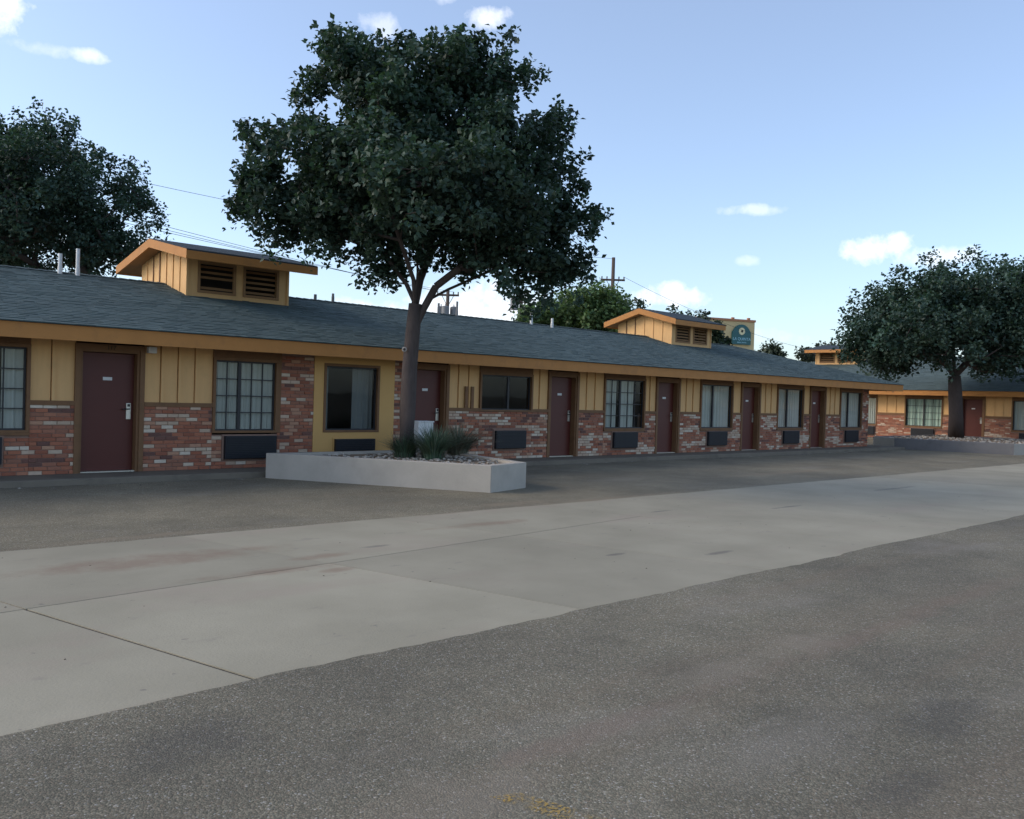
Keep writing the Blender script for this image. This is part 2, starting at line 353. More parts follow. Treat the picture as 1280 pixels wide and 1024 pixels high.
# ------------------------------------------------------------------ bricks
PAL = [(.38, .150, .090), (.33, .125, .075), (.41, .185, .115), (.30, .115, .072), (.40, .160, .095), (.35, .155, .10), (.46, .26, .17), (.31, .145, .095)]
PALE = [(.60, .49, .37), (.54, .42, .31), (.64, .55, .44), (.50, .37, .27), (.57, .43, .32)]
DARKB = [(.16, .085, .07), (.19, .095, .075)]
CH, BW = .0675, .205
def brickcol(x, z, sx):
    n = mnoise.noise(Vector((x*.9+sx, z*5.5, sx)))+.35*random.uniform(-1, 1)
    if n > (.24 if sx > 5 or x < 12 else .17): return 100+random.randrange(len(PALE))
    if n < -.52: return 200+random.randrange(2)
    return random.randrange(len(PAL))
def colof(k): return PAL[k] if k < 100 else PALE[k-100] if k < 200 else DARKB[k-200]
def lay(rects, holes, sx):
    res = []
    for (x0, x1, z0, z1) in rects:
        k0 = int(math.floor(z0/CH+.5))
        z = k0*CH; row = k0
        while z+CH*.6 < z1:
            zt = min(z+CH-.009, z1)
            x = x0 - (random.uniform(.3, .7)*BW if row % 2 else 0)
            while x < x1-.02:
                w = BW+random.uniform(-.012, .012)
                a, b = max(x, x0), min(x+w-.010, x1)
                if b-a > .035:
                    segs = [(a, b)]
                    for hx0, hx1, hz0, hz1 in holes:
                        if zt > hz0 and z < hz1:
                            ns = []
                            for s0, s1 in segs:
                                if s1 <= hx0 or s0 >= hx1: ns.append((s0, s1))
                                else:
                                    if hx0-s0 > .03: ns.append((s0, hx0))
                                    if s1-hx1 > .03: ns.append((hx1, s1))
                            segs = ns
                    for s0, s1 in segs:
                        res.append((s0, s1, z, zt, random.uniform(.006, .020), brickcol((s0+s1)/2, z, sx), random.uniform(-.006, .006), x0))
                x += w
            z += CH; row += 1
    return res
BRICKMESH = {}
def brickmesh(k):
    if k not in BRICKMESH:
        mb = MB(); b = .03; c = colof(k)
        # unit brick, worn front edge: x,z in -.5...5, y 0 back .. -1 front
        vs = [(-.5, 0, -.5), (.5, 0, -.5), (.5, 0, .5), (-.5, 0, .5)]+[(-.5, -.75, -.5), (.5, -.75, -.5), (.5, -.75, .5), (-.5, -.75, .5)]+[(-.5+b, -1, -.5+b*2.5), (.5-b, -1, -.5+b*2.5), (.5-b, -1, .5-b*2.5), (-.5+b, -1, .5-b*2.5)]
        fs = [(0, 1, 5, 4), (1, 2, 6, 5), (2, 3, 7, 6), (3, 0, 4, 7), (4, 5, 9, 8), (5, 6, 10, 9), (6, 7, 11, 10), (7, 4, 8, 11), (8, 9, 10, 11)]
        mb.add(vs, fs, c); me = mb.mesh('brick'); me.materials.append(M['brick']); BRICKMESH[k] = me
    return BRICKMESH[k]
def place_bricks(bricks, parent, nsingle, vis):
    bricks = sorted(bricks, key=lambda b: (0 if vis(b) else 1, b[0]))
    for b in bricks[:nsingle]:
        o = bpy.data.objects.new('brick', brickmesh(b[5])); COL.objects.link(o); o.parent = WALLS[(parent.name, b[7])]
        o.location = ((b[0]+b[1])/2, .004, (b[2]+b[3])/2); o.scale = (b[1]-b[0], b[4]+.004, b[3]-b[2]); o.rotation_euler = (0, b[6], 0)
    mb = MB()
    for x0, x1, z0, z1, pr, k, tl, _ in bricks[nsingle:]:
        e = .004; c = colof(k)
        mb.add([(x0, .004, z0), (x1, .004, z0), (x1, .004, z1), (x0, .004, z1), (x0+e, -pr, z0+e), (x1-e, -pr, z0+e), (x1-e, -pr, z1-e), (x0+e, -pr, z1-e)],
               [(0, 1, 5, 4), (1, 2, 6, 5), (2, 3, 7, 6), (3, 0, 4, 7), (4, 5, 6, 7)], c)
    tag(mb.build('brickwork', 'brick', parent), kind='stuff')

# ------------------------------------------------------------------ roof
def shingles(name, parent, ey, ez, ry, rz, xa, xb, hipa, hipb, tab=.24, expo=.125, seed=0):
    """front slope, eave from xa..xb at (ey, ez) up to ridge (ry, rz); hip run shortens ends"""
    rnd = random.Random(seed)
    L = math.hypot(ry-ey, rz-ez); sy, sz = (ry-ey)/L, (rz-ez)/L; ny, nz_ = -sz, sy
    mb = MB(); nrow = int(L/expo)
    for r in range(nrow+1):
        v0 = r*expo; v1 = min(v0+expo*1.25, L)
        fr = (v0+expo*.5)/L; lo = xa+hipa*fr; hi = xb-hipb*fr
        x = lo - rnd.uniform(0, tab)
        while x < hi:
            w = tab*rnd.uniform(.45, 1.35)
            a, b = max(x, lo), min(x+w-.004, hi)
            x += w
            if b-a < .02: continue
            th = .012 if rnd.random() < .45 else .007
            th += rnd.uniform(0, .004); dv = rnd.uniform(-.008, .012) if r else -.02
            # broad tone bands + single tab tone
            tone = .86+.22*rnd.random()+.14*mnoise.noise(Vector((x*.35, v0*.5, seed)))
            if rnd.random() < .08: tone *= .82
            c = (.092*tone, .126*tone, .126*tone)
            P = lambda u, v, h: (u, ey+sy*v+ny*h, ez+sz*v+nz_*h)
            mb.add([P(a, v0+dv, th+.004), P(b, v0+dv, th+.004), P(b, v1, .006), P(a, v1, .006), P(a, v0+dv, 0), P(b, v0+dv, 0)],
                   [(0, 1, 2, 3), (4, 5, 1, 0), (4, 0, 3), (5, 2, 1)], c)
    o = mb.build(name, 'shingle', parent, fixn=False); tag(o, kind='stuff'); return o
def hip_roof(parent, xa, xb, ey, ez, ry, rz, hip):
    by = 2*ry-ey; d = .0
    mb = MB(); c = (.092, .126, .126)
    A, B, Cc, D = (xa, ey, ez), (xb, ey, ez), (xb, by, ez), (xa, by, ez); R0, R1 = (xa+hip, ry, rz), (xb-hip, ry, rz)
    mb.quad(A, B, R1, R0, c); mb.quad(Cc, D, R0, R1, c); mb.add([B, Cc, R1], [(0, 1, 2)], c); mb.add([D, A, R0], [(0, 1, 2)], c)
    rf = mb.build('roof', 'shingle', parent)
    cap = MB()
    def caprun(p, q):
        p, q = Vector(p), Vector(q); L = (q-p).length; n = int(L/.2); t = (q-p).normalized(); s = t.cross(Vector((0, 0, 1))).normalized(); u = s.cross(t)
        for i in range(n):
            a, b = p+t*(i*.2), p+t*(i*.2+.24); tone = .75+.4*random.random(); cc = (.086*tone, .116*tone, .117*tone)
            w = .13; h0, h1 = .034, .022; dr = .13*(rz-ez)/(ry-ey)
            cap.add([a-s*w+u*(h0-dr), a+u*h0, a+s*w+u*(h0-dr), b-s*w+u*(h1-dr), b+u*h1, b+s*w+u*(h1-dr)], [(0, 1, 4, 3), (1, 2, 5, 4)], cc)
    caprun(R0, R1); caprun(B, R1); caprun(A, R0)
    tag(cap.build('ridge_cap', 'shingle', rf), kind='stuff')
    return rf

# ------------------------------------------------------------------ building parts
WT = 2.20           # soffit height
def window(parent, x0, x1, z0, z1, split=.42, grid=None, curtains=((0, 1),), cmat='curtain', frame='brown_trim', curtain_far=.115):
    fo = .055
    mb = MB()
    mb.box(x0, x1, -.035, .12, z1-fo, z1); mb.box(x0, x1, -.035, .12, z0, z0+fo*.8); mb.box(x0, x0+fo, -.034, .12, z0+fo*.8, z1-fo); mb.box(x1-fo, x1, -.034, .12, z0+fo*.8, z1-fo)
    w = mb.build('window', frame, parent, bevel=.004)
    a0, a1, b0, b1 = x0+fo, x1-fo, z0+fo*.8, z1-fo
    fr = MB(); k = .028; xm = a0+(a1-a0)*split
    fr.box(a0, a1, .03, .075, b1-k, b1); fr.box(a0, a1, .03, .075, b0, b0+k); fr.box(a0, a0+k, .031, .075, b0+k, b1-k); fr.box(a1-k, a1, .031, .075, b0+k, b1-k)
    if split < 1: fr.box(xm-.028, xm+.028, .026, .078, b0+k, b1-k)
    fr.build('sash_frame', 'dark_metal', w)
    spans = [(a0+k, xm-.028), (xm+.028, a1-k)] if split < 1 else [(a0+k, a1-k)]
    for i, (s0, s1) in enumerate(spans):
        nc, nr = (grid[i], grid[2]) if grid else (1, 1)
        cw, rh = (s1-s0)/nc, (b1-b0-2*k)/nr; h = .007
        for c in range(nc):
            for r in range(nr):
                pm = MB(); yy = .05+.006*i
                pm.quad((s0+c*cw+h, yy, b0+k+r*rh+h), (s0+(c+1)*cw-h, yy, b0+k+r*rh+h), (s0+(c+1)*cw-h, yy, b0+k+(r+1)*rh-h), (s0+c*cw+h, yy, b0+k+(r+1)*rh-h)); pm.build('pane', 'glass', w, fixn=False)
        if nc*nr > 1:
            mm = MB()
            for c in range(1, nc): mm.box(s0+c*cw-.009, s0+c*cw+.009, .042, .066, b0+k, b1-k)
            for r in range(1, nr): mm.box(s0, s1, .044, .064, b0+k+r*rh-.009, b0+k+r*rh+.009)
            mm.build('muntin', 'dark_metal', w)
    for c0, c1 in curtains:
        cm = MB(); n = int(90*(c1-c0))+4; vs = []; ph = random.random()*6
        for i in range(n+1):
            u = i/n; xx = a0+(a1-a0)*(c0+(c1-c0)*u); yy = curtain_far+.022*math.sin(u*(c1-c0)*62+ph)+.010*math.sin(u*(c1-c0)*131+ph*2)
            vs += [(xx, yy, b0-.03), (xx, yy, b1+.02)]
        cm.add(vs, [(2*i, 2*i+2, 2*i+3, 2*i+1) for i in range(n)]); cm.build('curtain', cmat, w, smooth=True)
    return w
def aircon(parent, x0, x1, z0, z1, lip=True):
    mb = MB(); mb.box(x0, x1, -.10, .06, z0, z1); a = mb.build('air_conditioner', 'ac_grille', parent, bevel=.008)
    g = MB(); n = max(4, int((z1-z0)/.035))
    for i in range(n):
        z = z0+.03+(z1-z0-.06)*i/(n-1); g.box(x0+.03, x1-.03, -.112, -.10, z-.006, z+.006)
    g.build('grille', 'ac_grille', a)
    f = MB(); f.box(x0-.035, x0-.001, -.03, .05, z0-.02, z1+.001)
    f.box(x0-.035, x1+.035, -.035, .05, z1+.001, z1+.028); f.box(x1+.001, x1+.035, -.03, .05, z0-.02, z1+.001)
    f.build('sleeve', 'mortar' if lip else 'yellow_panel', a)
    return a
def door(parent, xc, number=None, trim='brown_trim'):
    hw = .44; H = 2.03
    mb = MB(); mb.box(xc-hw, xc+hw, .15, .195, .022, H); d = mb.build('door', 'door_paint', parent, bevel=.003)
    f = MB()
    f.box(xc-hw-.045, xc-hw-.003, .0, .22, 0, H+.05); f.box(xc+hw+.003, xc+hw+.045, .0, .22, 0, H+.05); f.box(xc-hw-.003, xc+hw+.003, .0, .22, H+.006, H+.05)
    f.box(xc-hw-.125, xc-hw-.045, -.03, .1, 0, WT-.03); f.box(xc+hw+.045, xc+hw+.125, -.03, .1, 0, WT-.03); f.box(xc-hw-.045, xc+hw+.045, -.025, .1, H+.05, WT-.03)
    f.build('door_frame', trim, d)
    th = MB(); th.box(xc-hw-.003, xc+hw+.003, .02, .2, .001, .02); th.build('threshold', 'steel', d)
    pl = MB(); pl.box(xc-.075, xc+.075, .141, .1498, 1.565, 1.62); pl.build('number_plate', 'white_paint', d)
    lk = MB(); lk.box(xc+hw-.125, xc+hw-.045, .128, .1498, .90, 1.18); lk.build('lock_plate', 'steel', d, bevel=.004)
    hd = MB(); hd.tube([(xc+hw-.08, .128, 1.08), (xc+hw-.08, .085, 1.08), (xc+hw-.2, .08, 1.075)], .011, 8); hd.box(xc+hw-.105, xc+hw-.06, .122, .128, 1.12, 1.165); hd.build('handle', 'dark_metal', d)
    return d
def battens(parent, x0, x1, z0, z1, step=.31, y=.02, mat='board'):
    n = max(1, round((x1-x0)/step)); w = (x1-x0)/n
    bk = MB(); bk.box(x0, x1, y+.03, y+.1, z0, z1); bk.build('sheathing', 'brown_trim', parent)
    for i in range(n):
        a, b = x0+w*i+(.012 if i else .001), x0+w*(i+1)-(.036 if i < n-1 else .001)
        bd = MB(); bd.box(a, b, y+random.uniform(-.002, .002), y+.03, z0, z1); bd.build('board', mat, parent)
    for i in range(1, n):
        xx = x0+w*i; b = MB(); b.box(xx-.022, xx+.030, y-.030, y+.029, z0+.001, z1-.001); b.build('batten', mat, parent)
BT = 1.13
def cap_board(parent, x0, x1):
    c = MB(); c.box(x0, x1, -.028, .1, BT, BT+.075); c.build('cap_board', 'brown_trim', parent)
def cupola(parent, x0, y0, yc, zb, L=2.5, ridge=(4, 3.75), slope=.2795, eaveZ=4.30, peakZ=4.73, half=1.3, oe=2.05, nb=7, panes=2):
    """louvred ventilator straddling the ridge; front wall at yc-half"""
    roofz = lambda y: ridge[1]-abs(y-ridge[0])*slope
    x1 = x0+L; yf, yb = yc-half, yc+half; ra = (peakZ-eaveZ)/oe
    wt = eaveZ-.14+ra*(oe-half)-.03
    mb = MB(); poly = [(yf, roofz(yf)-.1), (ridge[0], ridge[1]-.15), (yb, roofz(yb)-.1), (yb, wt), (yc, peakZ-.2), (yf, wt)]
    # thick gable end
    mb.xprism(poly, x0, x0+.06); mb.xprism(poly, x1-.06, x1)
    mb.box(x0+.06, x1-.06, yb-.06, yb, roofz(yb)-.1, wt)
    c = mb.build('cupola', 'board', parent)
    # front wall around louvre openings
    zb0 = roofz(yf)-.06; op = []
    f = MB(); sill = roofz(yf)+.10; head = wt-.10
    pw = .17; lw = (L-.12-pw*3)/2
    xsn = [x0+.06, x0+.06+pw, x0+.06+pw+lw, x0+.06+2*pw+lw, x0+.06+2*pw+2*lw, x1-.06]
    f.box(x0+.06, x1-.06, yf, yf+.06, zb0, sill); f.box(x0+.06, x1-.06, yf, yf+.06, head, wt)
    for i in (0, 2, 4): f.box(xsn[i], xsn[i+1], yf+.001, yf+.06, sill, head)
    f.build('front_wall', 'board', c)
    for i in (1, 3):
        a, b = xsn[i], xsn[i+1]; fr = MB(); k = .055
        fr.box(a, b, yf-.02, yf+.05, head-k, head); fr.box(a, b, yf-.02, yf+.05, sill, sill+k); fr.box(a, a+k, yf-.019, yf+.05, sill+k, head-k); fr.box(b-k, b, yf-.019, yf+.05, sill+k, head-k)
        lf = fr.build('louvre_frame', 'soffit', c)
        nsl = 5
        for s in range(nsl):
            z = sill+k+(head-sill-2*k)*(s+.5)/nsl; sl = MB(); h = .030
            if parent.name.startswith('motel_building') and i == 1 and nb == 7 and s in (1,): continue
            sl.xprism([(yf-.01, z-h), (yf-.004, z-h), (yf+.055, z+h), (yf+.049, z+h)], a+k, b-k); sl.build('slat', 'soffit', c)
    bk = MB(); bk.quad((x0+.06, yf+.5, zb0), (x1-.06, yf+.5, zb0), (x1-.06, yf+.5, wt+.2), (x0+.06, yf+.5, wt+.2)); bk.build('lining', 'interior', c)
    # battens on the gable end
    for i in range(1, nb):
        y = yf+(yb-yf)*i/nb; top = wt+(peakZ-.2-wt)*(1-abs(y-yc)/half)-.01
        b = MB(); b.box(x0-.02, x0, y-.018, y+.018, roofz(y)-.05, top); b.build('batten', 'brown_trim' if i in (4, 5) else 'board', c)
    cb = MB(); cb.box(x0-.022, x0+.03, yf-.022, yf-.001, zb0, wt); cb.box(x1-.03, x1+.02, yf-.022, yf-.001, zb0, wt); cb.build('corner_board', 'board', c)
    # roof slabs
    xo0, xo1 = x0-.32, x1+.32; r = MB(); cc = (.05, .062, .07)
    for sgn in (-1, 1):
        r.xprism([(yc, peakZ), (yc+sgn*oe, eaveZ), (yc+sgn*oe, eaveZ-.03), (yc, peakZ-.03)], xo0, xo1, cc)
    r.build('cupola_roof', 'shingle', c)
    so = MB()
    for sgn in (-1, 1): so.xprism([(yc, peakZ-.16), (yc+sgn*(oe-.03), eaveZ-.15), (yc+sgn*(oe-.03), eaveZ-.17), (yc, peakZ-.18)], xo0+.035, xo1-.035)
    so.build('eave_soffit', 'soffit', c)
    for xa, xb in ((xo0-.012, xo0+.03), (xo1-.03, xo1+.012)):
        for sgn in (-1, 1):
            rk = MB(); rk.xprism([(yc, peakZ-.012), (yc+sgn*oe, eaveZ-.012), (yc+sgn*oe, eaveZ-.20), (yc, peakZ-.20)], xa, xb); rk.build('rake_board', 'fascia', c)
    for sgn in (-1, 1):
        e = MB(); y = yc+sgn*oe; e.box(xo0+.03, xo1-.03, min(y, y-sgn*.03), max(y, y-sgn*.03), eaveZ-.20, eaveZ-.032); e.build('fascia', 'fascia', c)
    return c
def pipe(parent, x, y, zb, zt, r=.045, two=True):
    mb = MB(); mb.tube([(x, y, zb-.1), (x, y, zb+.16), (x, y, zb+.161)], [r*1.25, r*1.15, r], 10); mb.tube([(x, y, zb+.1), (x, y, zt)], r, 10)
    return mb.build('vent_pipe', 'white_paint' if two else 'galvanised', parent)

# ------------------------------------------------------------------ main building
B = tag(empty('motel_building'), 'long low motel row with brick wainscot, yellow boards and grey-blue shingle roof', 'motel')
XA, XB = -6.0, 33.15
WCX = [18.63+4.37*k for k in range(4)]          # regular windows
DCX = [16.21+4.345*k for k in range(4)]
full = []       # brick rects full or low
low = []
holes = []
def panel(a, b):
    low.append((a, b, 0, BT)); cap_board(B, a, b); battens(B, a, b, BT+.075, WT)
def std_window(xc, w=1.74, z0=.68, z1=2.10, **kw):
    a, b = xc-w/2, xc+w/2
    window(B, a, b, z0, z1, **kw); low.append((a, b, 0, z0-.035)); holes.append((xc-.54, xc+.54, .17, .665)); aircon(B, xc-.5, xc+.5, .19, .62)
    hd = MB(); hd.box(a, b, -.01, .1, z1, WT); hd.build('window_head', 'brown_trim', B)
    hd = MB(); hd.box(a, b, -.05, .11, z0-.035, z0-.001); hd.build('window_sill', 'brown_trim', B)
    return a, b
# left run
panel(XA, 2.1)
std_window(3.0, 1.8, grid=(3, 2, 4), split=.63, curtains=((0, .66), (.8, 1)))
panel(3.9, 4.58)
door(B, 5.13)
panel(5.70, 6.93)
a, b = 6.93, 8.24
window(B, a, b, .66, 2.06, split=.40, grid=(2, 3, 4)); low.append((a, b, 0, .625)); holes.append((7.12, 8.23, .15, .655)); aircon(B, 7.16, 8.19, .18, .605)
hd = MB(); hd.box(a, b, -.01, .1, 2.06, WT); hd.build('window_head', 'brown_trim', B); hd = MB(); hd.box(8.242, 8.30, -.02, .1, .66, WT); hd.build('trim_board', 'brown_trim', B); low.append((8.242, 8.30, 0, .66))
full.append((8.30, 9.02, 0, WT))
# yellow bay
yb_ = MB(); yb_.box(9.02, 9.24, -.02, .15, .05, WT); yb_.box(10.58, 10.96, -.02, .15, .05, WT); yb_.box(9.24, 10.58, -.02, .15, .54, .66); yb_.box(9.24, 10.58, -.02, .15, 2.06, WT)
yb_.box(9.24, 9.47, -.02, .15, .05, .54); yb_.box(10.50, 10.58, -.02, .15, .05, .54); yb_.box(9.47, 10.50, -.02, .15, .05, .26); yb_.build('yellow_panel', 'yellow_panel', B)
window(B, 9.24, 10.58, .66, 2.06, split=1.0, curtains=((.0, .14), (.60, 1.0)), cmat='curtain_dim', curtain_far=.2); aircon(B, 9.51, 10.46, .28, .525, lip=False)
full.append((10.96, 11.33, 0, WT))
door(B, 11.90)
panel(12.47, 13.38)
st = MB(); st.box(12.93, 13.01, -.035, -.003, BT+.08, 1.70); st.build('brown_strip', 'brown_trim', B)
st = MB(); st.box(13.10, 13.18, -.045, -.003, BT+.06, 1.70); st.build('brown_strip', 'brown_trim', B)
a, b = 13.38, 15.1
window(B, a, b, 1.13, 2.05, split=.55, curtains=()); low.append((a, b, 0, 1.125)); holes.append((13.82, 14.90, .22, .725)); aircon(B, 13.87, 14.85, .25, .68)
hd = MB(); hd.box(a, b, -.01, .1, 2.05, WT); hd.build('window_head', 'brown_trim', B)
prev = 15.1
for k in range(4):
    dc = DCX[k]; panel(prev, dc-.567); door(B, dc)
    wc = WCX[k]; panel(dc+.567, wc-.87)
    cur = [((0, .36), (.45, .8)), ((0, 1),), ((0, .95),), ((0, .4), (.5, 1))][k]
    std_window(wc, 1.74, curtains=cur, grid=(2, 3, 4) if k == 0 else None, split=.40)
    prev = wc+.87
full.append((prev, XB, 0, WT))
# wall backing (mortar) behind the bricks, with the openings left free
WALLS = {}
def backing(parent, rects, holes):
    for x0, x1, z0, z1 in rects:
        mb = MB()
        hs = [h for h in holes if h[0] > x0-.2 and h[1] < x1+.2 and h[3] > z0 and h[2] < z1]
        if not hs: mb.box(x0, x1, .0, .24, z0, z1); WALLS[(parent.name, x0)] = mb.build('wall', 'mortar', parent); continue
        h = hs[0]; hx0, hx1, hz0, hz1 = max(h[0]+.035, x0+.02), min(h[1]-.035, x1-.02), h[2]+.02, min(h[3]-.03, z1)
        mb.box(x0, hx0, 0, .24, z0, z1); mb.box(hx1, x1, 0, .24, z0, z1); mb.box(hx0, hx1, 0, .24, z0, hz0)
        if z1-hz1 > .01: mb.box(hx0, hx1, 0, .24, hz1, z1)
        WALLS[(parent.name, x0)] = mb.build('wall', 'mortar', parent)
backing(B, low+full, holes)
place_bricks(lay(low+full, holes, 3.0), B, 300, lambda b: b[0] > 3.75)
sh = MB(); sh.box(XA, XB, 1.5, 1.6, 0, WT); sh.box(XA, XB, .24, 1.5, .002, .02); sh.box(XA, XA+.1, .1, 8, 0, WT); sh.box(XB-.1, XB, .0, 8, 0, WT); sh.box(XA, XB, 7.9, 8, 0, WT)
for xx in (1.6, 4.3, 6.3, 8.8, 11.2, 12.9, 15.5, 17.2, 20.1, 21.6, 24.5, 25.9, 28.8, 30.3): sh.box(xx, xx+.08, .25, 1.5, .02, WT)
sh.build('interior_wall', 'interior', B)
EY, EZ, RY, RZ = -.78, 2.415, 4.0, 3.75
SLP = (RZ-EZ)/(RY-EY)
XE0, XE1 = XA-1.0, 34.38
rf = hip_roof(B, XE0, XE1, EY, EZ, RY, RZ, 4.78)
shingles('shingles', rf, EY-.03, EZ, RY, RZ, XE0, XE1, 4.78, 4.78, seed=1)
fa = MB(); fa.box(XE0, XE1, -.78, -.74, 2.165, EZ-.012); fa.box(XE1-.04, XE1, -.74, 8.74, 2.165, EZ-.012); fa.box(XE0, XE0+.04, -.74, 8.74, 2.165, EZ-.012); fa.box(XE0, XE1, 8.74, 8.78, 2.165, EZ-.012)
fa.build('fascia', 'fascia', B)
dp = MB(); dp.box(XE0-.01, XE1+.01, -.80, -.76, EZ-.013, EZ+.006); dp.build('drip_edge', 'dark_metal', B)
so = MB(); so.box(XE0+.04, XE1-.04, -.74, 8.74, WT, WT+.015); so.build('soffit', 'soffit', B)
CUP = dict(y0=0, yc=4.1, zb=0, ridge=(RY, RZ), slope=SLP)
cupola(B, 7.55, L=2.35, **CUP); cupola(B, 24.45, nb=6, L=2.3, half=1.2, oe=1.6, **CUP)
for px, py, pt, Y, wh in ((75, 338, 317, 3.85, True), (97, 341, 311, 3.85, True), (394, 376, 369, 3.95, False), (416, 379, 367, 3.95, False), (548, 394, 379, 3.9, False), (571, 396, 377, 3.9, False), (664, 404, 391, 3.9, True), (690, 409, 398, 3.7, True)):
    P = at_y(px, py, Y); T = at_y(px, pt, Y); pipe(B, P[0], Y, RZ-abs(Y-RY)*SLP, T[2], .038 if wh else .032, wh)
lb = MB(); lb.box(5.72, 5.86, -.12, -.003, 2.06, 2.17); lb.build('wall_light', 'white_paint', B, bevel=.01)
def text_mesh(name, body, size, mat, parent, loc, rot, ext=.003):
    cu = bpy.data.curves.new(name, 'FONT'); cu.body = body; cu.size = size; cu.extrude = ext; cu.align_x = 'CENTER'; cu.align_y = 'CENTER'
    o = bpy.data.objects.new(name, cu); COL.objects.link(o); dg = bpy.context.evaluated_depsgraph_get(); me = bpy.data.meshes.new_from_object(o.evaluated_get(dg))
    bpy.data.objects.remove(o); me.materials.clear(); o = link(name, me, mat, parent); o.location = loc; o.rotation_euler = rot; return o
text_mesh('room_number', '117', .10, 'sign_dark', B, (5.13, -.030, 2.115), (math.pi/2, 0, 0))

# ------------------------------------------------------------------ far wing (local x runs to world -Y, local y to world +X)
Wg = tag(empty('motel_wing', (44, 0, 0), -math.pi/2), 'motel wing facing sideways behind the second planter, with a red-brown door', 'motel')
wx = lambda wy: -wy
low2, holes2 = [], []
def wpanel(a, b): low2.append((a, b, 0, BT+.03)); c = MB(); c.box(a, b, -.028, .1, BT+.03, BT+.14); c.build('cap_board', 'brown_trim', Wg); battens(Wg, a, b, BT+.14, WT, .42)
def wwindow(a, b, **kw):
    window(Wg, a, b, .62, 2.06, split=.5, **kw); low2.append((a, b, 0, .58)); xc = (a+b)/2; holes2.append((xc-.58, xc+.58, .12, .59)); aircon(Wg, xc-.54, xc+.54, .14, .55)
    hd = MB(); hd.box(a, b, -.01, .1, 2.06, WT); hd.build('window_head', 'brown_trim', Wg); hd = MB(); hd.box(a, b, -.05, .11, .585, .62); hd.build('window_sill', 'brown_trim', Wg)
wpanel(-16, -5.9); wwindow(-5.9, -4.65); wpanel(-4.65, -3.25); wwindow(-3.25, -1.43, cmat='curtain_green', grid=(2, 2, 4)); wpanel(-1.43, -.70)
door(Wg, -.10); wpanel(.47, 1.60); wwindow(1.60, 3.4); wpanel(3.4, 4.2); door(Wg, 4.77); wpanel(5.34, 14)
backing(Wg, low2, holes2); place_bricks(lay(low2, holes2, 8.0), Wg, 0, lambda b: True)
sh = MB(); sh.box(-16, 14, 1.5, 1.6, 0, WT); sh.box(-16, -15.9, .1, 11.9, 0, WT); sh.box(13.9, 14, .1, 11.9, 0, WT); sh.box(-16, 14, 11.9, 12, 0, WT)
for xx in (-4, -1.1, 1.0, 3.8): sh.box(xx, xx+.08, .25, 1.5, 0, WT)
sh.build('interior_wall', 'interior', Wg)
WRY = 6.0; WRZ = EZ+.29*(WRY-EY)
rf2 = hip_roof(Wg, -16.8, 14.8, EY, EZ, WRY, WRZ, 6.78)
shingles('shingles', rf2, EY-.03, EZ, WRY, WRZ, -16.8, 14.8, 6.78, 6.78, tab=.4, expo=.2, seed=2)
fa = MB(); fa.box(-16.8, 14.8, -.78, -.74, 2.165, EZ-.012); fa.box(-16.8, -16.76, -.74, 12.74, 2.165, EZ-.012); fa.box(14.76, 14.8, -.74, 12.74, 2.165, EZ-.012); fa.build('fascia', 'fascia', Wg)
so = MB(); so.box(-16.76, 14.76, -.74, 12.7, WT, WT+.015); so.build('soffit', 'soffit', Wg)
cupola(Wg, -10.45, 0, 5.7, 0, ridge=(WRY, WRZ), slope=.29, eaveZ=4.78, peakZ=5.15, nb=5)

# ------------------------------------------------------------------ planters
def planter(name, label, poly, zt, mats=('planter_concrete',), th=.16):
    o = tag(empty(name, (poly[0][0], poly[0][1], GZ)), label, 'planter', 'concrete tree planters')
    base = Vector((poly[0][0], poly[0][1], GZ))
    n = len(poly); P = [Vector((x, y)) for x, y in poly]
    inner = []
    for i in range(n):
        a, b, c = P[i-1], P[i], P[(i+1) % n]; e1 = (b-a).normalized(); e2 = (c-b).normalized()
        n1 = Vector((-e1.y, e1.x)); n2 = Vector((-e2.y, e2.x)); bs = (n1+n2).normalized(); inner.append(b+bs*(th/max(.35, bs.dot(n1))))
    for i in range(n):
        j = (i+1) % n; mb = MB(); q = [P[i], P[j], inner[j], inner[i]]
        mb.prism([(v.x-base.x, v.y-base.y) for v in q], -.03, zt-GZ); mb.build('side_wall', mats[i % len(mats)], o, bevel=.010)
    s = MB(); m = 26; ins = [(v.x-base.x, v.y-base.y) for v in inner]
    s.add([(x, y, zt-GZ-.05) for x, y in ins], [tuple(range(n))]); s.build('soil', 'soil', o)
    return o, inner
poly1 = [(7.50, -1.02), (9.62, -4.74), (10.72, -4.43), (11.35, -1.02)]
pl1, in1 = planter('planter', 'pale concrete planter with grass clumps and gravel before the yellow bay', poly1, .35)
poly2 = [(35.6, .9), (34.75, -.35), (35.75, -4.35), (38.9, -5.3), (42.9, -3.2), (42.9, 1.2)]
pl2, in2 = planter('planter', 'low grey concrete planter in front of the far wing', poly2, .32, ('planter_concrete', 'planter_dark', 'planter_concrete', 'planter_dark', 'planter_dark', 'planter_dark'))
def inpoly(x, y, P):
    r = True
    for i in range(len(P)):
        a, b = P[i], P[(i+1) % len(P)]
        if (b.x-a.x)*(y-a.y)-(b.y-a.y)*(x-a.x) < 0: r = False
    return r
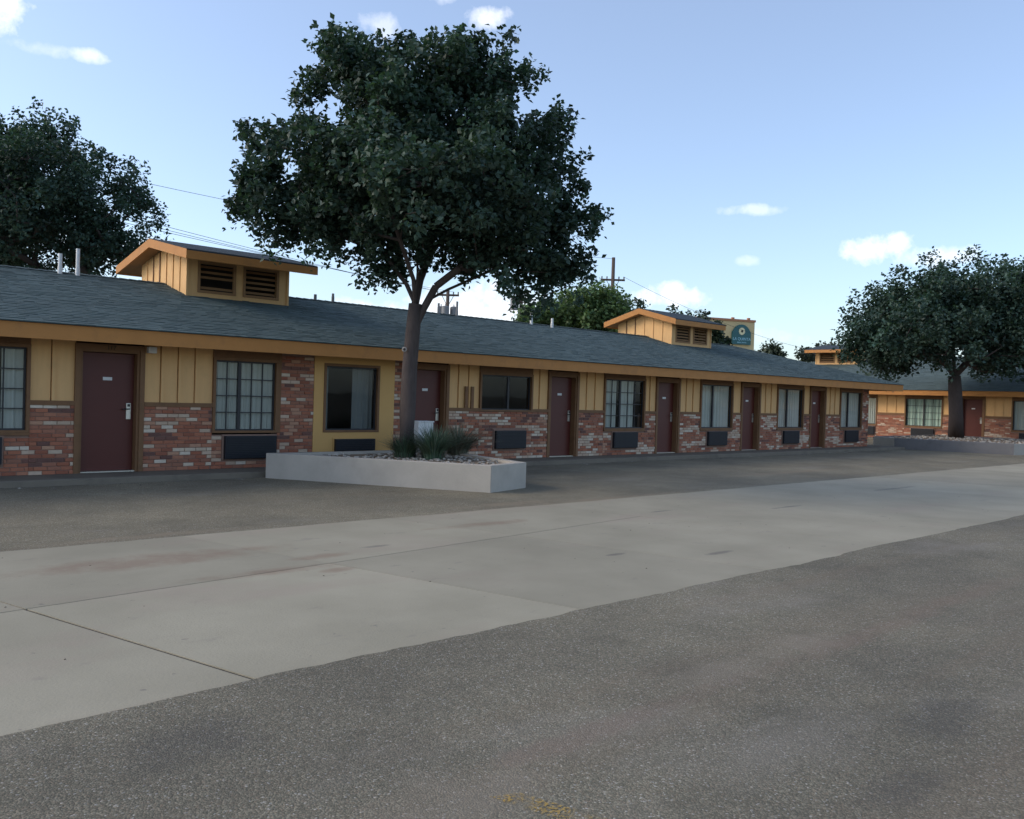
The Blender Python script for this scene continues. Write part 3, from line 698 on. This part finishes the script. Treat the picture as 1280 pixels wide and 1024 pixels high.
def rocks(name, label, inner, z, n, rmin, rmax, biasf=None):
    mb = MB(); cnt = 0; xs_ = [v.x for v in inner]; ys_ = [v.y for v in inner]
    while cnt < n:
        x, y = random.uniform(min(xs_), max(xs_)), random.uniform(min(ys_), max(ys_))
        if not inpoly(x, y, inner) or (biasf and random.random() > biasf(x, y)): continue
        cnt += 1; r = random.uniform(rmin, rmax)*random.uniform(.6, 1); g_ = random.uniform(.2, .5); c = (g_, g_*.92, g_*.8)
        vs = []
        for zz, rr in ((-.3, .7), (.1, 1), (.5, .62)):
            ph = random.random()
            vs += [(x+r*rr*math.cos(2*math.pi*(k+ph)/6)*random.uniform(.75, 1.2), y+r*rr*math.sin(2*math.pi*(k+ph)/6)*random.uniform(.75, 1.2), z+r*zz*random.uniform(.8, 1.2)) for k in range(6)]
        fs = [(i*6+k, i*6+(k+1) % 6, i*6+6+(k+1) % 6, i*6+6+k) for i in range(2) for k in range(6)]+[tuple(12+k for k in range(6))]
        mb.add(vs, fs, c)
    return tag(mb.build(name, 'rock', fixn=False), label, 'stones', kind='stuff')
rocks('gravel', 'loose pale stones covering the near planter soil', in1, .315, 420, .018, .05, lambda x, y: 1 if y < -1.9 else .3)
rocks('gravel', 'small stones over the soil of the far planter', in2, .29, 500, .03, .08)

# grass clumps
def grass(name, label, loc, n, h, spread, cols, seed):
    rnd = random.Random(seed); mb = MB()
    for i in range(n):
        a = rnd.uniform(0, 2*math.pi); r0 = rnd.uniform(0, .2); lean = rnd.uniform(.05, 1)**.8*spread; L = h*rnd.uniform(.6, 1.1); w = rnd.uniform(.005, .011)
        dx, dy = math.cos(a), math.sin(a); c = rnd.choice(cols); k = rnd.uniform(.75, 1.25); c = tuple(v*k for v in c); vs = []; fs = []; m = 5
        for j in range(m+1):
            u = j/m; out_ = r0+lean*u**1.7; z = L*(u-.42*(lean/spread)*u*u); ww = w*(1-u**2)+.001
            vs += [(dx*out_-dy*ww, dy*out_+dx*ww, z), (dx*out_+dy*ww, dy*out_-dx*ww, z)]
        mb.add(vs, [(2*j, 2*j+1, 2*j+3, 2*j+2) for j in range(m)], c)
    o = mb.build(name, 'grass_blade', fixn=False); o.location = loc; return tag(o, label, 'plant', 'grass clumps round the planter tree')
gcol = [(.055, .10, .06), (.08, .13, .08), (.11, .15, .105), (.045, .085, .055)]
gcol2 = [(.11, .13, .09), (.14, .145, .10), (.09, .115, .08), (.18, .165, .12)]
def pz(x, y, z): p = at_z(x, y, z); return (p[0], p[1], z)
grass('ornamental_grass', 'dark green spiky grass clump at the foot of the planter tree', pz(541, 574, .31), 460, .72, .80, gcol, 1)
grass('ornamental_grass', 'grey-green feathery grass clump beside the dark spiky one', pz(572, 569, .31), 480, .70, 1.0, gcol2, 2)
grass('ornamental_grass', 'short green grass tuft on the trunk\'s wall side', pz(506, 572, .31), 380, .5, .55, gcol, 3)
ub = MB(); P = at_z(529, 566, .30); ub.box(-.19, .19, -.12, .12, 0, .62); ub.box(-.205, .205, -.135, .135, .621, .65); o = ub.build('utility_box', 'white_paint', bevel=.01); o.location = (P[0]+.15, P[1]+.25, .29)
tag(o, 'pale grey utility box behind the planter grass', 'utility box')

# ------------------------------------------------------------------ trees
def leaf_cloud(pos, nrm, size, cols, aspect=.68):
    n = len(pos); pos = np.asarray(pos, np.float32)
    d = RNG.normal(size=(n, 3)).astype(np.float32); d[:, 2] -= .25; nrm = np.asarray(nrm, np.float32)
    nrm /= np.linalg.norm(nrm, axis=1, keepdims=True)+1e-9
    d -= (d*nrm).sum(1, keepdims=True)*nrm; d /= np.linalg.norm(d, axis=1, keepdims=True)+1e-9; s = np.cross(nrm, d)
    L = (size*RNG.uniform(.65, 1.25, (n, 1))).astype(np.float32); w = L*aspect*.5
    v = np.stack([pos, pos+d*L*.45+s*w+nrm*w*.35, pos+d*L, pos+d*L*.45-s*w+nrm*w*.35], 1).reshape(-1, 3)
    me = bpy.data.meshes.new('crown'); me.vertices.add(4*n); me.vertices.foreach_set('co', v.ravel())
    idx = (np.arange(n)[:, None]*4+np.array([0, 1, 2, 0, 2, 3])).ravel().astype(np.int32)
    me.loops.add(6*n); me.loops.foreach_set('vertex_index', idx); me.polygons.add(2*n)
    me.polygons.foreach_set('loop_start', np.arange(0, 6*n, 3, dtype=np.int32)); me.update(calc_edges=True)
    a = me.color_attributes.new('Col', 'FLOAT_COLOR', 'POINT'); c = np.repeat(np.concatenate([cols, np.ones((n, 1))], 1), 4, 0).astype(np.float32); a.data.foreach_set('color', c.ravel())
    return me
RH = np.array([CR[0], CR[1], 0]); RH /= np.linalg.norm(RH); FH = np.array([-RH[1], RH[0], 0])
def tree(name, label, group, trunk, trad, lobes, ncl, twigs, lpt, leaf, col, seed, tips=(), limbs=(), twl=.42, spr=.16, colvar=.3, sides=9, up=.55, shell=.5, cat='tree'):
    """trunk: list of points (world). lobes: (centre, r_right, r_depth, r_up). tips: extra cluster centres"""
    rng = np.random.default_rng(seed); base = np.array(trunk[0]); o = tag(empty(name, tuple(base)), label, cat, group)
    nodes = [np.array(p, float) for p in trunk]; par = [-1]+list(range(len(trunk)-1)); fork = len(nodes)-1
    for lm in limbs:
        pr = fork if not isinstance(lm[0], int) else lm[0]
        for p in (lm if not isinstance(lm[0], int) else lm[1:]):
            nodes.append(np.array(p, float)); par.append(pr); pr = len(nodes)-1
    ntr = len(nodes)
    vol = np.array([l[1]*l[2]*l[3] for l in lobes])**.75; vol /= vol.sum(); cl = []; outd = []
    for i in range(ncl):
        k = rng.choice(len(lobes), p=vol); c, rr, rd, ru = lobes[k]; d = rng.normal(size=3); d /= np.linalg.norm(d)
        r = shell+(1-shell)*rng.random()**.6
        if rng.random() < .2: r = rng.random()**.5*shell
        w = RH*d[0]*rr*r+FH*d[1]*rd*r+np.array([0, 0, d[2]*ru*r]); cl.append(np.array(c)+w); outd.append(w/(np.linalg.norm(w)+1e-6))
    for p in tips: cl.append(np.array(p)); w = np.array(p)-np.array(trunk[-1]); outd.append(w/np.linalg.norm(w))
    order = np.argsort([np.linalg.norm(c-nodes[fork]) for c in cl])
    ends = []
    for i in order:
        c = cl[i]; A = np.array(nodes[2:] if len(trunk) > 2 else nodes); off = 2 if len(trunk) > 2 else 0
        dv = c-A; dist = np.linalg.norm(dv, axis=1)+np.where(dv[:, 2] < -.2, .5, 0); dist[:max(0, fork-off)] += 1.0
        j = int(np.argmin(dist))+off; p0 = nodes[j]; L = np.linalg.norm(c-p0); m = max(1, int(L/.45)); pr = j
        for s in range(1, m+1):
            u = s/m; q = p0+(c-p0)*u+rng.normal(size=3)*.05*(1 if s < m else 0); q[2] += .12*L*math.sin(math.pi*u)*(.6 if s < m else 0)
            nodes.append(q); par.append(pr); pr = len(nodes)-1
        ends.append((pr, i))
    cnt = np.zeros(len(nodes))
    for e, _ in ends: cnt[e] += 1
    for i in range(len(nodes)-1, 0, -1): cnt[par[i]] += cnt[i]
    wood = MB(); sc = trad[-1]*.8/math.sqrt(max(cnt[fork], 1))
    rad = np.maximum(.009, sc*np.sqrt(cnt))*1.0
    tr = [Vector(p-base) for p in nodes[:len(trunk)]]
    # smooth trunk
    wood.tube(tr, trad, 14)
    for i in range(len(trunk), len(nodes)):
        a, b = nodes[par[i]]-base, nodes[i]-base; ra = rad[i] if par[i] < len(trunk) else min(rad[par[i]], rad[i]*1.5)
        wood.tube([a, b], [ra, rad[i]], 6 if rad[i] > .02 else 4, cap=False)
    wood.build('trunk', 'bark', o, smooth=True, fixn=False)
    pos, nrm, cs = [], [], []
    cen = np.mean([np.array(l[0]) for l in lobes], axis=0)
    for e, i in ends:
        c = cl[i]; cv = 1+colvar*rng.normal()*.6
        for tq in range(twigs):
            d = outd[i]*.75+rng.normal(size=3)*.6; d[2] += up; d /= np.linalg.norm(d); L = twl*rng.uniform(.6, 1.35)
            st = c+np.clip(rng.normal(size=3), -1.4, 1.4)*twl*.42
            u = rng.random(lpt)**.75; pp = st+d*(u[:, None]*L)+np.clip(rng.normal(size=(lpt, 3)), -1.5, 1.5)*spr*(1.05-.55*u[:, None])
            nn = rng.normal(size=(lpt, 3))*.75+d*.2; nn[:, 2] += .75
            pos.append(pp); nrm.append(nn); k = cv*(1+colvar*rng.normal(size=(lpt, 1))*.5); k = np.clip(k, .45, 1.8)
            hue = rng.normal(size=(lpt, 1))*.06; cc = np.array(col)*k; cc = np.concatenate([cc[:, :1]*(1+hue), cc[:, 1:2], cc[:, 2:]*(1-hue)], 1); cs.append(cc)
    me = leaf_cloud(np.concatenate(pos)-base, np.concatenate(nrm), leaf, np.concatenate(cs))
    link('crown', me, 'leaf', o)
    return o
def lob(x, y, d, rx, ry, rd): # pixel centre, depth, pixel radii, depth radius
    return (at_depth(x, y, d), (rx-LS)*d/FPX, rd, (ry-LS*.8)*d/FPX)
D1 = 16.4; LS = 11
def lob1(x, y, d, rx, ry, rd): return lob(520+(x-520)*.95, 240+(y-240)*.95, d, rx*.95, ry*.95, rd*.97)
T1 = [at_z(508, 574, .28), at_depth(509, 520, 16.45), at_depth(512, 460, 16.42), at_depth(516, 415, D1), at_depth(519, 380, D1)]
lobes1 = [lob1(512, 98, D1, 132, 42, 1.8), lob1(510, 150, D1, 118, 42, 2.2), lob1(395, 215, D1, 90, 52, 1.9), lob1(382, 262, D1, 80, 38, 1.6), lob1(352, 272, D1, 45, 22, 1.0), lob1(630, 205, D1, 88, 60, 2.0),
          lob1(660, 275, D1, 85, 45, 1.9), lob1(668, 325, D1, 70, 32, 1.4), lob1(525, 235, D1, 140, 62, 2.3), lob1(590, 315, D1, 85, 34, 1.5), lob1(520, 225, D1-2.0, 150, 70, 1.3), lob1(520, 235, D1+2.0, 155, 75, 1.4), lob1(690, 345, D1, 42, 20, .9), lob1(445, 284, D1-.6, 75, 32, 1.2), lob1(400, 288, D1+.5, 60, 26, 1.0), lob1(425, 88, D1, 52, 34, 1.0), lob1(605, 92, D1, 55, 36, 1.0), lob1(500, 290, D1+1.2, 70, 36, 1.0), lob1(630, 342, D1-.4, 70, 26, 1.0), lob1(475, 335, D1, 28, 24, .5), lob1(330, 262, D1, 50, 30, 1.0), lob1(715, 285, D1, 44, 34, 1.0)]
tips1 = [at_depth(520+(x-520)*.91, 240+(y+20-240)*.94, D1+random.uniform(-.6, .6)) for x, y in ((426, 40), (430, 58), (449, 48), (398, 66), (520, 44), (556, 36), (540, 46), (580, 48), (600, 55), (628, 58), (655, 75), (668, 68), (300, 150), (308, 165), (330, 152),
         (353, 148), (716, 128), (708, 145), (722, 185), (728, 225), (732, 262), (748, 270), (742, 325), (296, 205), (290, 250), (372, 98), (385, 90), (482, 340), (472, 328), (490, 330), (660, 368), (675, 366), (730, 345), (320, 282), (345, 295), (400, 302))]
limbs1 = [(at_depth(508, 355, D1), at_depth(492, 335, D1-.1), at_depth(472, 300, D1-.2), at_depth(450, 265, D1-.3)),
          (at_depth(522, 340, D1), at_depth(521, 290, D1+.1), at_depth(515, 220, D1+.1), at_depth(520, 130, D1)),
          (3, at_depth(530, 385, D1), at_depth(545, 358, D1), at_depth(575, 335, D1-.1), at_depth(620, 300, D1)),
          (3, at_depth(534, 376, D1+.1), at_depth(560, 362, D1+.3), at_depth(610, 340, D1+.5), at_depth(660, 325, D1+.5)),
          (at_depth(525, 350, D1+.3), at_depth(540, 310, D1+.9), at_depth(560, 250, D1+1.5)), (at_depth(517, 350, D1-.3), at_depth(500, 300, D1-.9), at_depth(480, 240, D1-1.5))]
LC = (.043, .078, .058)
tree('shade_tree', 'tall dense tree growing from the planter before the yellow bay', 'motel courtyard trees', T1, [.19, .15, .142, .135, .12], lobes1, 500, 5, 42, .112, LC, 5, tips1, limbs1, twl=.34, spr=.11, shell=.55)
kn = MB(); P = at_depth(505.5, 437, 16.25); kn.tube([P, P+np.array([-.02, -.03, 0])], [.05, .04], 10, (.34, .31, .28)); kn.tube([P+np.array([-.02, -.03, 0]), P+np.array([-.022, -.034, 0])], [.025, .02], 8, (.06, .05, .045))
knot = kn.build('branch_scar', 'rock', [o for o in COL.objects if o.name == 'shade_tree'][0]); knot.location = -Vector(T1[0])
D2 = 38.3; LS = 6
T2 = [at_z(1195, 547, .28), at_depth(1195, 520, D2), at_depth(1194, 490, D2), at_depth(1193, 470, D2)]
lobes2 = [lob(1200, 382, D2, 100, 38, 3.4), lob(1130, 410, D2, 65, 45, 2.8), lob(1265, 400, D2, 80, 50, 3.2), lob(1330, 385, D2, 60, 50, 3), lob(1110, 435, D2, 48, 28, 2), lob(1200, 420, D2-2.5, 110, 38, 1.8), lob(1200, 415, D2+2.5, 110, 42, 2),
          lob(1160, 372, D2, 50, 26, 2.2), lob(1240, 366, D2, 55, 24, 2.2), lob(1255, 440, D2, 55, 26, 2), lob(1105, 455, D2, 32, 18, 1.2)]
tips2 = [at_depth(x, y+14, D2) for x, y in ((1085, 362), (1075, 400), (1065, 420), (1088, 385), (1125, 345), (1165, 328), (1185, 325), (1210, 326), (1235, 330), (1262, 330), (1240, 452), (1225, 448))]
limbs2 = [(at_depth(1180, 455, D2), at_depth(1150, 430, D2-.5), at_depth(1120, 410, D2-.8)), (at_depth(1210, 452, D2), at_depth(1240, 425, D2+.5), at_depth(1270, 400, D2+.5)), (at_depth(1192, 440, D2), at_depth(1190, 400, D2), at_depth(1200, 360, D2))]
tree('shade_tree', 'broad dark tree in the far planter before the motel wing', 'motel courtyard trees', T2, [.34, .29, .28, .25], lobes2, 440, 5, 38, .17, LC, 6, tips2, limbs2, twl=.6, spr=.2, shell=.6)
D3 = 29.0; LS = 8
b3 = at_depth(60, 420, D3)
T3 = [(b3[0], b3[1], GZ-.05), (b3[0], b3[1], 1.5), (b3[0]+.1, b3[1], 3.2)]
lobes3 = [lob(31, 232, D3, 100, 66, 2.8), lob(96, 260, D3, 85, 70, 2.6), lob(-24, 260, D3, 100, 95, 3), lob(126, 300, D3, 60, 45, 1.8), lob(46, 300, D3, 110, 50, 2.8), lob(48, 195, D3, 70, 30, 1.8), lob(-74, 220, D3, 90, 80, 3), lob(16, 240, D3-2, 90, 70, 1.8)]
tips3 = [at_depth(x-16, y+18, D3) for x, y in ((10, 145), (40, 142), (68, 140), (95, 148), (105, 165), (150, 190), (170, 205), (188, 228), (198, 252), (200, 275), (195, 290), (160, 310), (130, 330), (185, 300))]
tree('background_tree', 'large rounded dark tree behind the roof and white vent pipes', 'trees beyond the motel roof', T3, [.4, .34, .32], lobes3, 420, 5, 36, .135, LC, 8, tips3, twl=.5, spr=.17, shell=.6)
LS = 5
LG = (.105, .165, .065)
def bgtree(label, px, py, D, lob_, ncl, leaf, col, seed, tips=(), **kw):
    b = at_depth(px, py, D); tree('background_tree', label, 'trees beyond the motel roof', [(b[0], b[1], GZ-.05), (b[0], b[1], 1.6), (b[0]+.1, b[1], max(3.0, b[2]))], [.3, .25, .22], [lob(x, y, D+dd, rx, ry, rd) for x, y, dd, rx, ry, rd in lob_], ncl, 4, 24, leaf, col, seed, [at_depth(x, y, D) for x, y in tips], **kw)
bgtree('mid-green leafy tree behind the roof left of the crossarm pole', 715, 410, 44, [(720, 392, 0, 42, 26, 1.8), (680, 402, 0, 32, 16, 1.4), (752, 385, 0, 30, 22, 1.5), (710, 410, 0, 60, 25, 2), (770, 405, 0, 30, 20, 1.4)], 150, .22, LG, 21, ((740, 378), (725, 380), (755, 376), (775, 392), (700, 388), (660, 398)), twl=.5, spr=.25)
bgtree('small dark treetop just behind the second roof cupola', 795, 410, 60, [(795, 400, 0, 16, 12, 1.0), (785, 408, 0, 22, 14, 1.2)], 30, .28, (.035, .055, .035), 22, ((800, 390),), twl=.55, spr=.25)
bgtree('sparse treetop showing over the second roof cupola', 865, 420, 62, [(862, 408, 0, 18, 10, 1.2), (880, 413, 0, 18, 12, 1.2), (850, 404, 0, 9, 7, .8)], 22, .26, (.035, .055, .035), 23, ((849, 394), (880, 399)), twl=.5, spr=.25)
bgtree('dark shrubby tree between the cupola and the cream hotel wall', 893, 430, 60, [(890, 424, 0, 10, 14, .9), (900, 434, 0, 8, 7, .7), (895, 442, 0, 16, 10, 1)], 24, .26, (.03, .05, .03), 24, ((903, 430),), twl=.45, spr=.22)
bgtree('small round grey-green tree right of the cream hotel wall', 967, 452, 75, [(966, 443, 0, 11, 9, .9), (970, 451, 0, 14, 8, 1.0)], 20, .28, (.045, .06, .04), 25, ((962, 437),), twl=.5, spr=.25)
bgtree('wispy tree behind the third cupola on the wing roof', 1018, 440, 80, [(1018, 441, 0, 14, 7, 1.0), (1040, 441, 0, 18, 6, 1.0), (1005, 448, 0, 8, 7, .8)], 20, .3, (.04, .055, .04), 26, (), twl=.5, spr=.25)

# ------------------------------------------------------------------ utility poles and wires
def pole(label, px, top_px, ztop, arm_px, armhalf, extra=None):
    T = at_z(px, top_px, ztop); dep = (T-CAM)@CF; o = tag(empty('utility_pole', (T[0], T[1], GZ)), label, 'utility pole', 'utility poles behind the motel')
    za = at_depth(px, arm_px, dep)[2]-GZ; H = ztop-GZ
    mb = MB(); mb.tube([(0, 0, -.1), (0, 0, H*.5), (0, 0, H)], [.2, .17, .13], 10); mb.build('pole', 'wood_pole', o, smooth=True)
    r = Vector(RH); a = MB(); w = armhalf*dep/FPX
    a.tube([tuple(-r*w+Vector((0, 0, za))), tuple(r*w+Vector((0, 0, za)))], .08, 6); a.build('crossarm', 'wood_pole', o)
    br = MB(); br.tube([tuple(-r*w*.55+Vector((0, 0, za))), (0, 0, za-.9)], .025, 5); br.tube([tuple(r*w*.55+Vector((0, 0, za))), (0, 0, za-.9)], .025, 5); br.build('brace', 'galvanised', o)
    pts = []
    for u in (-.92, -.5, .5, .92):
        i = MB(); p = r*w*u+Vector((0, 0, za+.05)); i.tube([tuple(p), tuple(p+Vector((0, 0, .1))), tuple(p+Vector((0, 0, .22)))], [.03, .06, .05], 8); i.build('insulator', 'galvanised', o); pts.append(np.array([T[0], T[1], GZ])+np.array(p)+np.array([0, 0, .2]))
    return o, T, dep, pts, za
p1, Ta, da, pa, za1 = pole('wooden pole with one crossarm standing above the mid-green tree', 767, 322, 12.5, 350, 15)
p2, Tb, db, pb, za2 = pole('wooden pole with crossarm and transformers seen past the planter tree trunk', 560, 363, 9.5, 369, 14)
p3, Tc, dc_, pc, za3 = pole('wooden pole carrying a grey transformer half hidden by the planter tree crown', 652, 362, 9.5, 366, 8)
def can(parent, off, z, r, h):
    mb = MB(); mb.tube([(off[0], off[1], z), (off[0], off[1], z+h), (off[0], off[1], z+h+.08)], [r, r, r*.6], 12); mb.tube([(off[0], off[1], z+h), (off[0], off[1], z+h+.25)], .04, 6); mb.build('transformer', 'galvanised', parent, smooth=False)
w = RH*10*db/FPX
can(p2, -w*.8, za2-1.75, .3, .8); can(p2, w*.8, za2-1.75, .3, .8); can(p2, -w*.2-FH*.4, za2-1.75, .3, .8)
can(p3, -RH*.5, za3-1.3, .32, .95)
def cable(a, b, sag, label, r=.012):
    a, b = np.array(a), np.array(b); mb = MB(); n = 24
    mb.tube([tuple(a+(b-a)*i/n-np.array([0, 0, sag*4*(i/n)*(1-i/n)])) for i in range(n+1)], r, 5)
    tag(mb.build('power_line', 'wire', fixn=False), label, 'power line', 'power lines behind the motel')
cz = pb[0][2]
for k, (yy, y2) in enumerate(((186, 0), (196, 1), (205, 2))):
    a = at_z(-150, yy, cz-.15*k); cable(a, pb[k], .25, 'thin dark power line running to the pole behind the trunk')
a = at_z(-150, 150, Ta[2]+.5); cable(a, Ta-np.array([0, 0, .1]), .9, 'single upper power line running to the tall crossarm pole')
e1 = at_depth(950, 428, 95); e2 = at_depth(1030, 440, 85); cable(pa[3], at_depth(1120, 450, 95), 1.6, 'power line sloping down from the crossarm pole past the cream wall')

# ------------------------------------------------------------------ hotel block with arched sign
dd = 118.0
A_ = at_depth(872, 401, dd); B_ = at_depth(943.5, 403, dd+3)
vdir = (B_-A_); vdir[2] = 0; Lh = np.linalg.norm(vdir); vdir /= Lh; H_ = at_depth(930, 402, dd+2)[2]-GZ
hb = tag(empty('hotel_block', (A_[0], A_[1], GZ), math.atan2(vdir[1], vdir[0])), 'cream hotel wall with a teal arched sign rising behind the roof', 'building')
mb = MB(); mb.box(0, Lh, 0, 9, 0, H_); mb.build('wall', 'sign_wall', hb)
mb = MB(); mb.box(-.1, Lh+.1, -.12, 9.1, H_+.001, H_+.3); mb.build('coping', 'terracotta', hb)
mb = MB(); mb.box(Lh*.62, Lh*.66, .3, .6, H_+.3, H_+.55); mb.build('roof_lamp', 'terracotta', hb); mb = MB(); mb.box(Lh*.9, Lh*.94, .3, .6, H_+.3, H_+.6); mb.build('roof_lamp', 'terracotta', hb)
def hx(px): # pixel -> local x
    P = at_depth(px, 420, dd+2); return float((P-A_)@vdir)
def hz(py): return at_depth(930, py, dd+2.2)[2]-GZ
x0, x1 = hx(913), hx(941.5); z0, z1, zt = hz(431), hz(418), hz(406); xc = (x0+x1)/2; hw = (x1-x0)/2
def arch(mg):
    pts = [(xc-hw-mg, z0-mg), (xc+hw+mg, z0-mg)]
    for i in range(15):
        a = math.pi*i/14; sx = math.cos(a); pts.append((xc+(hw+mg)*sx*(1.0 if abs(sx) > .93 else .93), z1+(zt-z1+mg)*math.sin(a)))
    return pts
def plate(name, pts, ya, yb, mat, parent):
    m = MB(); n = len(pts); m.add([(x, ya, z) for x, z in pts]+[(x, yb, z) for x, z in pts], [tuple(range(n)), tuple(range(n, 2*n))[::-1]]+[(i, n+i, n+(i+1) % n, (i+1) % n) for i in range(n)]); return m.build(name, mat, parent)
sg = plate('arched_sign', arch(0), -.30, -.02, 'sign_teal', hb)
zc = hz(414.5); R_ = (x1-x0)*.155
plate('sun_emblem', [(xc+R_*(1.18 if i % 2 else .95)*math.cos(2*math.pi*i/32), zc+R_*(1.18 if i % 2 else .95)*math.sin(2*math.pi*i/32)) for i in range(32)], -.34, -.305, 'sign_cream', sg)
plate('emblem_center', [(xc+R_*.38*math.cos(2*math.pi*i/16), zc+R_*.38*math.sin(2*math.pi*i/16)) for i in range(16)], -.38, -.345, 'sign_dark', sg)
text_mesh('sign_lettering', 'LA QUINTA', (x1-x0)*.185, 'sign_text', sg, (xc, -.33, hz(424.3)), (math.pi/2, 0, 0), .02)
text_mesh('sign_lettering', 'INN & SUITES', (x1-x0)*.085, 'sign_text', sg, (xc, -.33, hz(428.6)), (math.pi/2, 0, 0), .02)

# ------------------------------------------------------------------ litter and grit
mb = MB()
for i in range(260):
    if i < 160: x, y = random.uniform(-2, 33), -.9-abs(random.gauss(0, .22)); z = GZ
    else: x, y = random.uniform(0, 22), random.uniform(YN+.2, YF-.1); z = CZ
    r = random.uniform(.004, .010) if i >= 160 else random.uniform(.008, .03); g_ = random.uniform(.08, .4); c = (g_, g_*.9, g_*.78) if i < 160 else (.07, .05, .035)
    a = random.random()*6
    mb.add([(x+r*math.cos(a+k*1.57)*random.uniform(.6, 1.3), y+r*math.sin(a+k*1.57)*random.uniform(.6, 1.3), z+.001) for k in range(4)]+[(x, y, z+r*.7)], [(0, 1, 4), (1, 2, 4), (2, 3, 4), (3, 0, 4)], c)
tag(mb.build('grit', 'rock', fixn=False), 'loose grit and leaf crumbs on the pavement', 'grit', kind='stuff')
